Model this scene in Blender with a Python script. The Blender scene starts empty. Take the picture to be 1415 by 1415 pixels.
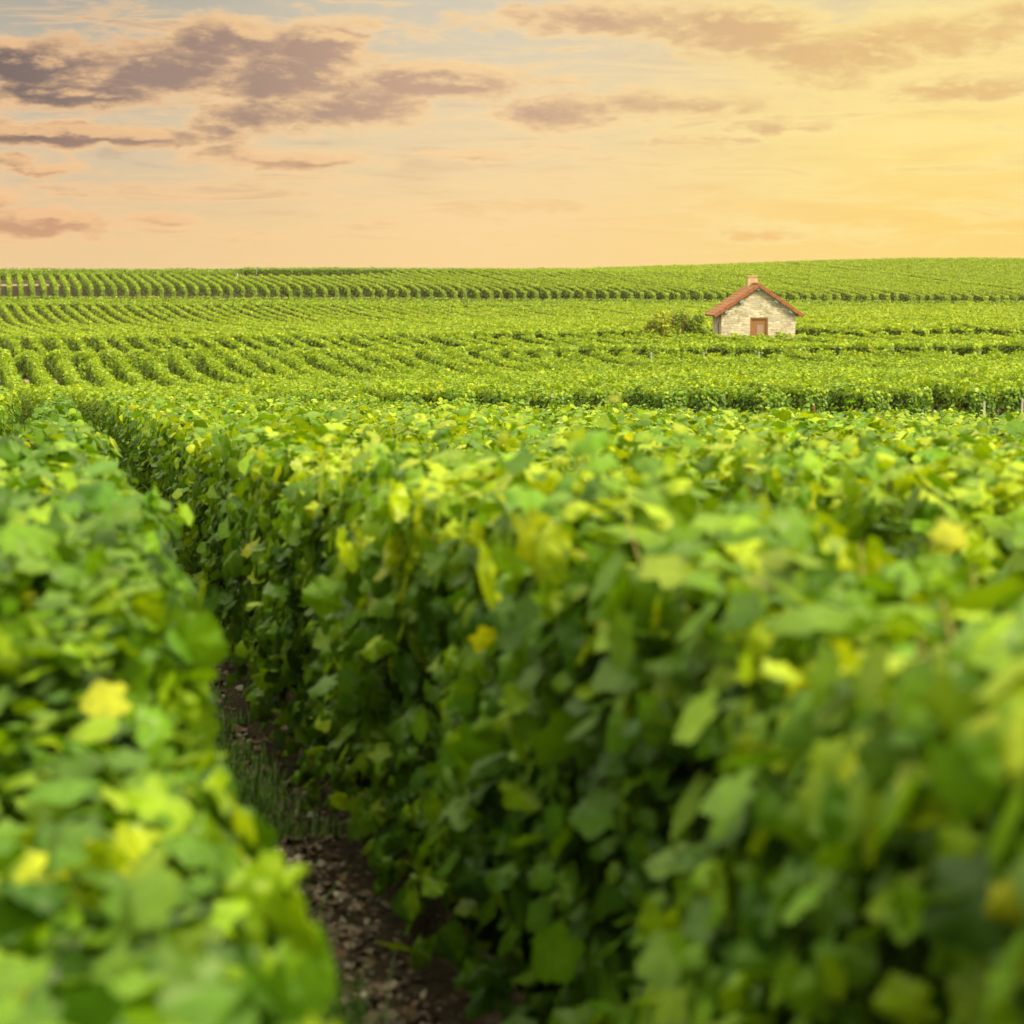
import bpy, bmesh, math, random
import numpy as np
R = math.radians
C = bpy.context.scene.collection
sc = bpy.context.scene
rng = np.random.default_rng(11)
random.seed(5)

# ------------------------------------------------------------------ camera
EYE = 1.70
cam_d = bpy.data.cameras.new('camera')
cam = bpy.data.objects.new('camera', cam_d); C.objects.link(cam)
cam.location = (0, 0, EYE)
cam.rotation_euler = (R(90 - 5.955), 0, 0)
cam_d.sensor_width = 24; cam_d.sensor_fit = 'HORIZONTAL'; cam_d.lens = 50
cam_d.clip_start = 0.05; cam_d.clip_end = 6000
cam_d.dof.use_dof = True; cam_d.dof.focus_distance = 30; cam_d.dof.aperture_fstop = 2.6
sc.camera = cam

# ------------------------------------------------------------------ exposure
sc.view_settings.view_transform = 'Standard'
sc.view_settings.look = 'None'
sc.view_settings.exposure = 0.14
sc.view_settings.gamma = 1.0
sc.view_settings.use_curve_mapping = False
sc.cycles.max_bounces = 6
sc.cycles.transmission_bounces = 4
sc.cycles.diffuse_bounces = 4
sc.cycles.use_denoising = True

# ------------------------------------------------------------------ node helpers
class NT:
    def __init__(s, tree):
        s.t = tree; s.n = tree.nodes; s.l = tree.links
    def node(s, typ, **kw):
        n = s.n.new(typ)
        for k, v in kw.items():
            setattr(n, k, v)
        return n
    def put(s, sock, v):
        if v is None: return
        if isinstance(v, bpy.types.NodeSocket): s.l.new(v, sock)
        else: sock.default_value = v
    def m(s, op, a, b=None, c=None, clamp=False):
        n = s.node('ShaderNodeMath', operation=op, use_clamp=clamp)
        s.put(n.inputs[0], a); s.put(n.inputs[1], b)
        if c is not None: s.put(n.inputs[2], c)
        return n.outputs[0]
    def mix(s, f, a, b, mode='MIX'):
        n = s.node('ShaderNodeMix', data_type='RGBA', blend_type=mode)
        s.put(n.inputs[0], f); s.put(n.inputs[6], a); s.put(n.inputs[7], b)
        return n.outputs[2]
    def ramp(s, f, pts, interp='LINEAR'):
        n = s.node('ShaderNodeValToRGB'); cr = n.color_ramp; cr.interpolation = interp
        while len(cr.elements) < len(pts): cr.elements.new(0.5)
        for e, (p, c) in zip(cr.elements, pts):
            e.position = p; e.color = c if len(c) == 4 else (*c, 1)
        s.put(n.inputs[0], f)
        return n.outputs[0]
    def noise(s, vec, scale, detail=4, rough=0.5, dist=0.0):
        n = s.node('ShaderNodeTexNoise'); s.put(n.inputs['Vector'], vec)
        n.inputs['Scale'].default_value = scale; n.inputs['Detail'].default_value = detail
        n.inputs['Roughness'].default_value = rough; n.inputs['Distortion'].default_value = dist
        return n.outputs['Fac']
    def smooth(s, v, a, b):
        n = s.node('ShaderNodeMapRange', interpolation_type='SMOOTHSTEP')
        s.put(n.inputs[0], v); n.inputs[1].default_value = a; n.inputs[2].default_value = b
        n.inputs[3].default_value = 0; n.inputs[4].default_value = 1
        return n.outputs[0]
    def xyz(s, x, y, z):
        n = s.node('ShaderNodeCombineXYZ'); s.put(n.inputs[0], x); s.put(n.inputs[1], y); s.put(n.inputs[2], z)
        return n.outputs[0]

def lin(r, g, b):
    f = lambda c: (c/255/12.92 if c/255 <= .04045 else ((c/255+.055)/1.055)**2.4)
    return (f(r), f(g), f(b), 1)

# ------------------------------------------------------------------ world: dusk sky with clouds
SUN_EL, SUN_AZ = 42.0, 136.0      # azimuth to the right of the view direction
w = bpy.data.worlds.new('World'); sc.world = w; w.use_nodes = True
T = NT(w.node_tree); T.n.clear()
out = T.node('ShaderNodeOutputWorld'); bg = T.node('ShaderNodeBackground')
T.l.new(bg.outputs[0], out.inputs[0])
tc = T.node('ShaderNodeTexCoord')
sep = T.node('ShaderNodeSeparateXYZ'); T.l.new(tc.outputs['Generated'], sep.inputs[0])
dx, dy, dz = sep.outputs
az = T.m('MULTIPLY', T.m('ARCTAN2', dx, dy), 57.2958)        # degrees, + to the right
el = T.m('MULTIPLY', T.m('ARCSINE', dz), 57.2958)
# clear-sky colours by elevation, left and right of the view
EL = T.m('DIVIDE', el, 9.0, clamp=True)
cl = T.ramp(EL, [(0.0, lin(240,199,148)), (0.15, lin(236,200,152)), (0.36, lin(216,194,162)), (0.58, lin(200,188,166)), (0.78, lin(180,174,160)), (1, lin(164,160,152))])
cm = T.ramp(EL, [(0.0, lin(254,212,148)), (0.2, lin(250,214,155)), (0.45, lin(238,213,168)), (0.68, lin(224,208,178)), (0.86, lin(212,204,184)), (1, lin(200,196,180))])
cr_ = T.ramp(EL, [(0.0, lin(255,218,128)), (0.2, lin(254,216,124)), (0.45, lin(255,228,142)), (0.68, lin(250,216,146)), (0.86, lin(228,210,165)), (1, lin(208,202,172))])
base = T.mix(T.smooth(az, -13, 1), cl, cm)
base = T.mix(T.smooth(az, -1, 12), base, cr_)
# clouds: fractal noise in angle space, stretched sideways, gathered round real cloud banks
def px(x, y): return ((x-707.5)/2948*57.2958, (400-y)/2948*57.2958)
BANKS = [(40,104,130,19,1.15),(150,98,60,14,.9),(255,108,110,24,1.1),(340,70,95,20,1.05),(455,74,60,22,1.1),(400,116,95,24,1.05),
         (110,142,125,12,1.1),(500,150,100,19,1.0),(370,166,85,17,.95),(300,186,40,9,.7),(610,120,100,15,1.15),(770,160,75,18,.9),(750,120,55,7,.7),
         (120,196,170,9,1.15),(20,228,50,10,.8),(420,226,105,8,1.0),(325,215,50,8,.7),(60,312,75,12,1.15),(15,282,35,8,.9),(85,240,60,6,.8),
         (850,38,170,15,.95),(1010,52,110,24,1.05),(1150,88,130,26,1.0),(1290,66,120,22,.9),(1330,134,150,14,.95),(1395,36,60,14,.8),(930,150,120,13,.85),
         (960,200,60,8,.8),(1085,180,75,8,.85),(1200,130,90,12,.7),(1070,322,90,8,.75),(250,308,50,7,.7),(335,328,40,4,.6),(650,218,80,5,.6),
         (1300,4,90,6,.8),(90,6,80,7,.7),(700,2,80,5,.6),(630,331,40,3,.5),(740,30,70,6,.6)]
def density(a_in, e_in):
    v3 = T.xyz(T.m('MULTIPLY', a_in, 0.8), T.m('MULTIPLY', e_in, 2.0), 1.7)
    warp = T.node('ShaderNodeTexNoise'); T.l.new(v3, warp.inputs['Vector']); warp.inputs['Scale'].default_value = 1.5; warp.inputs['Detail'].default_value = 6
    ws = T.node('ShaderNodeSeparateColor'); T.l.new(warp.outputs['Color'], ws.inputs[0])
    azw = T.m('ADD', a_in, T.m('MULTIPLY', T.m('SUBTRACT', ws.outputs[0], 0.5), 2.2))
    elw = T.m('ADD', e_in, T.m('MULTIPLY', T.m('SUBTRACT', ws.outputs[1], 0.5), 0.50))
    tot = None
    for (x, y, rx, ry, k) in BANKS:
        a, e = px(x, y); rx = rx/2948*57.3*1.3; ry = ry/2948*57.3*1.85
        u = T.m('DIVIDE', T.m('SUBTRACT', azw, a), rx); v = T.m('DIVIDE', T.m('SUBTRACT', elw, e), ry)
        q = T.m('MULTIPLY_ADD', u, u, T.m('MULTIPLY', v, v))
        g = T.m('MULTIPLY', T.m('EXPONENT', T.m('MULTIPLY', q, -1.0)), k)
        tot = g if tot is None else T.m('MAXIMUM', tot, g)
    tot = T.m('MULTIPLY', T.m('MINIMUM', tot, 1.25), T.m('SUBTRACT', 1, away))
    tot = T.m('ADD', tot, T.m('MULTIPLY', away, 0.30))
    nA = T.noise(T.xyz(T.m('MULTIPLY', a_in, 0.55), T.m('MULTIPLY', e_in, 1.35), 3.3), 1.0, 8, 0.55, 0.0)
    nB = T.noise(T.xyz(T.m('MULTIPLY', a_in, 1.0), T.m('MULTIPLY', e_in, 2.6), 7.1), 1.3, 7, 0.62, 0.1)
    d = T.m('ADD', T.m('MULTIPLY', tot, 0.80), T.m('MULTIPLY', T.m('SUBTRACT', nA, 0.5), 0.80))
    return T.m('ADD', d, T.m('MULTIPLY', T.m('SUBTRACT', nB, 0.5), 0.60)), nB
# away from the view the cloud cover is plain fractal cloud
away = T.smooth(T.m('MAXIMUM', T.m('ABSOLUTE', az), T.m('MULTIPLY', T.m('ABSOLUTE', el), 1.9)), 15, 24)
dens, nB = density(az, el)
dens2, _ = density(T.m('ADD', az, 0.35), T.m('ADD', el, 0.22))
cov = T.smooth(dens, 0.14, 0.52)
thick = T.smooth(dens, 0.24, 0.76)
rim = T.m('MULTIPLY', T.smooth(T.m('SUBTRACT', dens, dens2), 0.05, 0.45), 0.8)
nS = T.noise(T.xyz(T.m('MULTIPLY', az, 0.24), T.m('MULTIPLY', el, 1.7), 11.0), 1.0, 8, 0.6, 0.6)     # thin layered streaks
wisp = T.m('MULTIPLY', T.smooth(nS, 0.46, 0.60), T.smooth(el, 0.15, 1.8))
lit = T.mix(T.smooth(az, -13, 1), lin(248,200,148), lin(252,216,160))
lit = T.mix(T.smooth(az, 0, 10), lit, lin(255,232,156))
body = T.mix(T.smooth(az, -13.5, -9), lin(122,106,104), lin(160,134,122))
body = T.mix(T.smooth(az, -9, -1), body, lin(202,166,140))
body = T.mix(T.smooth(az, -1, 11), body, lin(232,192,130))
body = T.mix(T.smooth(el, 4.6, 1.6), body, T.mix(T.smooth(az, -13, 8), lin(205,154,122), lin(246,194,118)))
skyc = T.mix(T.m('MULTIPLY', wisp, 0.62), base, T.mix(T.smooth(nS, .56, .68), lit, T.mix(.55, lit, body)))
wisp2 = T.m('MULTIPLY', T.smooth(nS, 0.47, 0.30), T.m('MULTIPLY', T.smooth(el, 0.6, 2.5), T.smooth(el, 8.5, 5.5)))
skyc = T.mix(T.m('MULTIPLY', wisp2, 0.6), skyc, T.mix(0.5, skyc, body))
cc_ = T.mix(thick, lit, body)
cc_ = T.mix(rim, cc_, lit)
skyc = T.mix(cov, skyc, cc_)
# physical sky underneath, shares the sun's direction
nis = T.node('ShaderNodeTexSky', sky_type='NISHITA', sun_disc=False)
nis.sun_elevation = R(SUN_EL); nis.sun_rotation = R(SUN_AZ); nis.air_density = 1.5; nis.dust_density = 3.0
nsc = T.mix(1.0, nis.outputs[0], (0.10, 0.10, 0.10, 1), 'MULTIPLY')
# bright high cloud overhead that lights the field
up = T.smooth(el, 12, 42)
high = T.mix(T.smooth(T.noise(tc.outputs['Generated'], 3.0, 5, 0.55), 0.35, 0.65), (1.75, 1.72, 1.12, 1), (2.4, 2.3, 1.5, 1))
high = T.mix(0.25, high, nsc, 'ADD')
behind = T.m('MULTIPLY', T.m('MAXIMUM', T.smooth(az, 40, 110), T.smooth(az, -17, -70)), T.smooth(el, 30, 5))
skyc = T.mix(behind, skyc, T.mix(0.3, (.86,.84,.55,1), nsc, 'ADD'))      # unseen side and rear sky, brightened to fill the row sides
skyc = T.mix(1.0, skyc, (.915,.915,.915,1), 'MULTIPLY')
final = T.mix(up, skyc, high)
T.l.new(final, bg.inputs[0]); bg.inputs[1].default_value = 1.0

# ------------------------------------------------------------------ sun
sd = bpy.data.lights.new('sun', 'SUN'); sun = bpy.data.objects.new('sun', sd); C.objects.link(sun)
sd.energy = 4.8; sd.angle = R(12); sd.color = (1.0, 0.85, 0.52)
from mathutils import Vector, Matrix, Euler
sv = Vector((math.sin(R(SUN_AZ))*math.cos(R(SUN_EL)), math.cos(R(SUN_AZ))*math.cos(R(SUN_EL)), math.sin(R(SUN_EL))))
sun.rotation_euler = sv.to_track_quat('Z', 'Y').to_euler()
sun.location = (40, 20, 60)

# ------------------------------------------------------------------ terrain: depth below the eye
def sstep(x): x = np.clip(x, 0, 1); return x*x*(3-2*x)
GL = np.array([(-30,.9),(0,1.70),(10,2.18),(20,2.62),(30,3.05),(40,3.48),(44,3.62),(47,3.72),(50,3.78),(60,4.18),(71,4.62),(79,4.56),(84,4.18),(88.5,3.70),(92,3.95),(99,4.50),(107,4.56),(112,4.20),(116.5,3.66),(121,3.92),
  (135,4.06),(150,4.02),(168,3.98),(178,3.55),(191,2.60),(196,2.45),(206,1.98),(209.5,1.30),(213,.72),(237,-.42),(247,-1.20),(256,-1.24),(275,-1.0),(330,1.5),(420,7),(900,12),(4000,12)])
GR = np.array([(-30,.9),(0,1.70),(10,2.22),(20,2.75),(30,3.35),(38,3.95),(43,4.10),(46,3.76),(49,3.52),(58,3.52),(68,3.90),(77,4.08),(86,3.98),(91,3.52),(98,3.78),(106,3.92),(116,3.68),(121,3.30),
  (135,3.40),(150,3.28),(168,3.05),(190,2.76),(198,2.70),(206,2.42),(210.5,1.80),(214,1.42),(230,.55),(260,-1.15),(285,-2.75),(296,-3.1),(310,-3.0),(345,-1.0),(420,6),(900,12),(4000,12)])
def ground_z(X, Y):
    X = np.asarray(X, float); Y = np.asarray(Y, float)
    def f(P, Y):                 # smoothed piecewise profile
        return (np.interp(Y-1.6, P[:,0], P[:,1]) + 2*np.interp(Y, P[:,0], P[:,1]) + np.interp(Y+1.6, P[:,0], P[:,1]))/4
    hw = np.interp(Y, [0, 45, 240, 4000], [8, 12, 60, 100])
    wgt = sstep((X/hw + 1)/2)
    wgt = wgt**(1+.8*sstep((Y-200)/40))
    G = f(GL, Y)*(1-wgt) + f(GR, Y)*wgt
    near = np.exp(-((Y-12)/25)**2)
    G = G + .02*np.sin(X*.7+1)*np.sin(Y*.23)*(1-near)
    return EYE - G

def set_kind(o, kind): o['kind'] = kind; return o
def new_mesh(name, V, F, mat=None, parent=None, cols=None, smooth=False):
    me = bpy.data.meshes.new(name)
    V = np.ascontiguousarray(V, np.float32)
    if isinstance(F, np.ndarray):
        k = F.shape[1]; n = len(F)
        me.vertices.add(len(V)); me.vertices.foreach_set('co', V.ravel())
        me.loops.add(n*k); me.loops.foreach_set('vertex_index', np.ascontiguousarray(F, np.int32).ravel())
        me.polygons.add(n); me.polygons.foreach_set('loop_start', np.arange(0, n*k, k, dtype=np.int32))
        me.update(calc_edges=True)
    else:
        me.from_pydata([tuple(v) for v in V], [], F); me.update()
    if smooth: me.polygons.foreach_set('use_smooth', np.ones(len(me.polygons), bool))
    if cols is not None:
        a = me.color_attributes.new('tint', 'BYTE_COLOR', 'POINT')
        a.data.foreach_set('color', np.ascontiguousarray(np.clip(cols[:,:4],0,1), np.float32).ravel())
        if cols.shape[1] > 4 and cols[:,4].max() > 0:
            b = me.attributes.new('leafuv', 'FLOAT2', 'POINT')
            b.data.foreach_set('vector', np.ascontiguousarray(cols[:,4:6], np.float32).ravel())
    if mat is not None: me.materials.append(mat)
    o = bpy.data.objects.new(name, me); C.objects.link(o)
    if parent is not None: o.parent = parent
    return o

def newmat(name):
    m = bpy.data.materials.new(name); m.use_nodes = True
    t = NT(m.node_tree); p = t.n['Principled BSDF']
    return m, t, p
def bump(t, p, h, strength=.4, dist=.02):
    b = t.node('ShaderNodeBump'); b.inputs['Strength'].default_value = strength; b.inputs['Distance'].default_value = dist
    t.put(b.inputs['Height'], h); t.l.new(b.outputs[0], p.inputs['Normal'])
def objco(t): return t.node('ShaderNodeTexCoord').outputs['Object']

# leaves
def leaf_material(name, transl=.30, rough=.40, veins=False):
    m, t, p = newmat(name)
    a = t.node('ShaderNodeAttribute'); a.attribute_name = 'tint'
    co = objco(t)
    col = t.mix(t.smooth(t.noise(co, 60, 3), .35, .7), a.outputs['Color'], t.mix(1, a.outputs['Color'], (.72,.78,.6,1), 'MULTIPLY'))
    # veins fan out from the stalk of every leaf that carries local coordinates
    lu = t.node('ShaderNodeAttribute'); lu.attribute_name = 'leafuv'
    ls_ = t.node('ShaderNodeSeparateXYZ'); t.l.new(lu.outputs['Vector'], ls_.inputs[0])
    has = t.m('GREATER_THAN', ls_.outputs[0], 0.1)
    lx = t.m('SUBTRACT', ls_.outputs[0], 1.0); ly = t.m('ADD', t.m('SUBTRACT', ls_.outputs[1], 1.0), .22)
    th = t.m('ARCTAN2', lx, ly); rr_ = t.m('SQRT', t.m('MULTIPLY_ADD', lx, lx, t.m('MULTIPLY', ly, ly)))
    main = t.m('MULTIPLY', t.m('ABSOLUTE', t.m('SINE', t.m('MULTIPLY', th, 2.9))), rr_)
    side = t.m('ABSOLUTE', t.m('SINE', t.m('MULTIPLY', t.m('SUBTRACT', rr_, t.m('MULTIPLY', t.m('ABSOLUTE', t.m('SINE', t.m('MULTIPLY', th, 2.9))), .25)), 34)))
    vein = t.m('MAXIMUM', t.smooth(main, .030, .008), t.m('MULTIPLY', t.smooth(side, .30, .05), .45))
    vein = t.m('MULTIPLY', vein, has)
    col = t.mix(t.m('MULTIPLY', vein, .38), col, t.mix(1, col, (1.9,1.7,1.8,1), 'MULTIPLY'))
    t.put(p.inputs['Base Color'], col)
    p.inputs['Roughness'].default_value = rough
    p.inputs['Specular IOR Level'].default_value = .34
    bump(t, p, t.m('SUBTRACT', t.noise(co, 60, 3), t.m('MULTIPLY', vein, .5)), .35, .004)
    tr = t.node('ShaderNodeBsdfTranslucent')
    t.put(tr.inputs[0], t.mix(1, col, (1.75, 1.6, .18, 1), 'MULTIPLY'))
    mx = t.node('ShaderNodeMixShader'); mx.inputs[0].default_value = transl
    t.l.new(p.outputs[0], mx.inputs[1]); t.l.new(tr.outputs[0], mx.inputs[2])
    t.l.new(mx.outputs[0], t.n['Material Output'].inputs[0])
    return m
M_leaf = leaf_material('vine_leaf')

# ground
M_soil, t, p = newmat('soil')
co = objco(t)
n1 = t.noise(co, .9, 5, .6); n2 = t.noise(co, 14, 5, .65); n3 = t.noise(co, 55, 4, .6)
c = t.mix(t.smooth(n2, .3, .7), (.042,.024,.016,1), (.115,.070,.045,1))
c = t.mix(t.smooth(n3, .56, .68), c, (.20,.15,.10,1))
g = t.mix(t.smooth(n3, .35, .65), (.04,.085,.012,1), (.09,.14,.02,1))
c = t.mix(t.smooth(n1, .62, .74), c, g)
t.put(p.inputs['Base Color'], c); p.inputs['Roughness'].default_value = .95
bump(t, p, t.m('ADD', n2, t.m('MULTIPLY', n3, .5)), 1.0, .09)
M_grass, t, p = newmat('grass_path')
co = objco(t); n1 = t.noise(co, 1.1, 5, .6); n2 = t.noise(co, 25, 5, .65)
c = t.mix(t.smooth(n2, .3, .7), (.05,.10,.012,1), (.14,.20,.03,1)); c = t.mix(t.smooth(n1, .6, .75), c, (.22,.17,.11,1))
t.put(p.inputs['Base Color'], c); p.inputs['Roughness'].default_value = .9; bump(t, p, n2, .8, .05)
M_track, t, p = newmat('chalk_track')
co = objco(t); n1 = t.noise(co, 1.1, 5, .6); n2 = t.noise(co, 25, 5, .65)
c = t.mix(t.smooth(n2, .3, .7), (.22,.15,.11,1), (.32,.24,.18,1)); c = t.mix(t.smooth(n1, .56, .7), c, (.10,.14,.03,1))
t.put(p.inputs['Base Color'], c); p.inputs['Roughness'].default_value = .9; bump(t, p, n2, .6, .05)

def grid_sheet(name, xs, ys, mat, dz=0.0, kind='structure'):
    X, Y = np.meshgrid(xs, ys)
    Z = ground_z(X, Y) + dz
    V = np.stack([X, Y, Z], -1).reshape(-1, 3)
    nx, ny = len(xs), len(ys)
    i = (np.arange(ny-1)[:,None]*nx + np.arange(nx-1)[None,:]).ravel()
    F = np.stack([i, i+1, i+1+nx, i+nx], 1)
    o = new_mesh(name, V, F, mat, smooth=True); o['kind'] = kind
    return o
xs = np.concatenate([[-900,-600,-400,-300,-200], np.arange(-150,-30,3), np.arange(-30,60,1.0), np.arange(60,180,3), [200,300,450,650,900]])
ys = np.concatenate([[-400,-200,-80], np.arange(-30,300,1.0), np.arange(300,420,6), [450,520,620,800,1000]])
grid_sheet('ground', xs, ys, M_soil)
for (y0, y1, x0, x1, m, nm) in [(44.6,47.2,-40,40,M_grass,'path'),(87.6,90.6,-60,50,M_track,'path'),(116.2,118.6,-60,60,M_grass,'path'),
                            (190.6,192.6,-90,90,M_grass,'path'),(207.0,209.4,-100,110,M_grass,'path'),(236.2,239.0,-120,-24,M_track,'path'),(236.2,239.0,-24,8,M_grass,'path')]:
    grid_sheet(nm, np.arange(x0, x1+.1, 1.0), np.linspace(y0, y1, 5), m, .012)

# ------------------------------------------------------------------ vine rows
TILT = math.tan(R(12.0))        # rows run 12 degrees left of the view direction
RD = np.array([-math.sin(R(12)), math.cos(R(12)), 0.0]); CD = np.array([math.cos(R(12)), math.sin(R(12)), 0.0])
SP = 1.15

def leaf_shape(lod):
    def rad(th):      # th 0 = tip; shallow five lobes, toothed edge, notch at the stalk
        r = .47 + .055*math.cos(th) + .052*math.cos(5*th) + .03*math.cos(2*th)
        return r*(1 - .45*max(0, (abs(th)-2.75)/.39))
    if lod == 0:
        n = 18; V = [(0,.12,.035)]; F = []
        for i in range(n):
            th = -math.pi + 2*math.pi*(i+.5)/n; r_ = rad(th)*.55; x, y = r_*math.sin(th), .15 + r_*math.cos(th)
            V.append((x, y, -.30*abs(x)**1.3 - .10*y*y + .018*math.cos(5*th)))
        m = 36
        for i in range(m):
            th = -math.pi + 2*math.pi*(i+.5)/m; r_ = rad(th)*(1.06 if i%2 else .945); x, y = r_*math.sin(th), .15 + r_*math.cos(th)
            V.append((x, y, -.42*abs(x)**1.3 - .26*max(0,y)**2 + .045*math.cos(5*th) + .02*math.sin(7*th)))
        for i in range(n):
            j = (i+1)%n; F.append((0, 1+j, 1+i)); a, b = 1+n+2*i, 1+n+(2*i+1); c = 1+n+(2*i+2)%m
            F += [(1+i, b, a), (1+i, 1+j, b), (1+j, c, b)]
        F = [(a, c, b) for a, b, c in F]
    elif lod == 1:
        n = 12; V = [(0,.15,.05)]
        for i in range(n):
            th = -math.pi + 2*math.pi*(i+.5)/n; r_ = rad(th); x, y = r_*math.sin(th), .15 + r_*math.cos(th)
            V.append((x, y, -.35*abs(x)**1.3 - .2*max(0,y)**2))
        F = [(0, i, i%n+1) for i in range(1, n+1)]
    elif lod == 2:
        V = [(0,-.12,0),(.46,-.05,-.12),(.42,.38,-.12),(0,.78,-.08),(-.42,.38,-.12),(-.46,-.05,-.12),(0,.25,.04)]
        F = [(6,0,1),(6,1,2),(6,2,3),(6,3,4),(6,4,5),(6,5,0)]
    else:
        V = [(0,-.15,0),(.48,.2,-.10),(0,.75,0),(-.48,.2,-.10)]
        F = [(0,1,3),(1,2,3)]
    return np.array(V, np.float32), np.array(F, np.int32)
SHAPES = [leaf_shape(i) for i in range(4)]

def wave(s, seed, scales=((.9,1.0),(2.3,.7),(5.1,.5),(11.,.35))):
    r = np.random.default_rng(seed); o = np.zeros_like(s)
    for k, a in scales: o += a*np.sin(s*k + r.uniform(0,6.28) + .6*np.sin(s*k*.37+r.uniform(0,6)))
    return o/2.0

PAL = np.array([(.042,.108,.008),(.082,.178,.007),(.126,.240,.006),(.205,.320,.007),(.33,.42,.010),(.42,.45,.02),(.24,.15,.03)])
def leaf_cols(n, toppy, r, yellow=0.0):
    # toppy 0..1 : young leaves at shoot tips are lighter
    q = r.random(n)*.92 + toppy*.36 + yellow
    idx = np.select([q<.20, q<.48, q<.78, q<1.02, q<1.25], [0,1,2,3,4], 4)
    rr = r.random(n)
    idx = np.where(rr < .004+.008*toppy, 5, idx); idx = np.where(rr > .9985, 6, idx)
    c = PAL[idx]*r.uniform(.8, 1.22, (n,1))*(1+r.normal(0,.035,(n,3)))
    return np.clip(c, 0.004, .9)

def leaf_mesh_arrays(pos, nrm, tip, size, cols, lod):
    V0, F0 = SHAPES[lod]; n = len(pos); k = len(V0)
    nrm = nrm/np.linalg.norm(nrm, axis=1, keepdims=True)
    tip = tip - (tip*nrm).sum(1, keepdims=True)*nrm; tip /= np.linalg.norm(tip, axis=1, keepdims=True)+1e-9
    sd_ = np.cross(tip, nrm)
    sx = size*rng.uniform(.82, 1.12, n); cz = size*rng.uniform(-.5, 2.4, n)
    V = (pos[:,None,:] + sd_[:,None,:]*(V0[None,:,0:1]*sx[:,None,None]) + tip[:,None,:]*((V0[None,:,1:2]-.25)*size[:,None,None])
         + nrm[:,None,:]*(V0[None,:,2:3]*cz[:,None,None]))
    F = (F0[None] + (np.arange(n)*k)[:,None,None]).reshape(-1,3)
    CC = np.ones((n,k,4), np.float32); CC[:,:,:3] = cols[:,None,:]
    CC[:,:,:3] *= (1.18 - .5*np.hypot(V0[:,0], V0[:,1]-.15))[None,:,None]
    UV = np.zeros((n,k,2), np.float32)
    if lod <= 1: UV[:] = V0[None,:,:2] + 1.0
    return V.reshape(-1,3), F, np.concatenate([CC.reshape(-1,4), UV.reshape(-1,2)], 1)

def lod_for(d):
    # lod, leaves per metre, size
    if d < 10: return 0, 1150, .078
    if d < 24: return 1, 900, .076
    if d < 50: return 2, 560, .083
    if d < 90: return 3, 430, .098
    if d < 120: return 3, 170, .135
    if d < 195: return 3, 95, .165
    return 3, 115, .142

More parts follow.
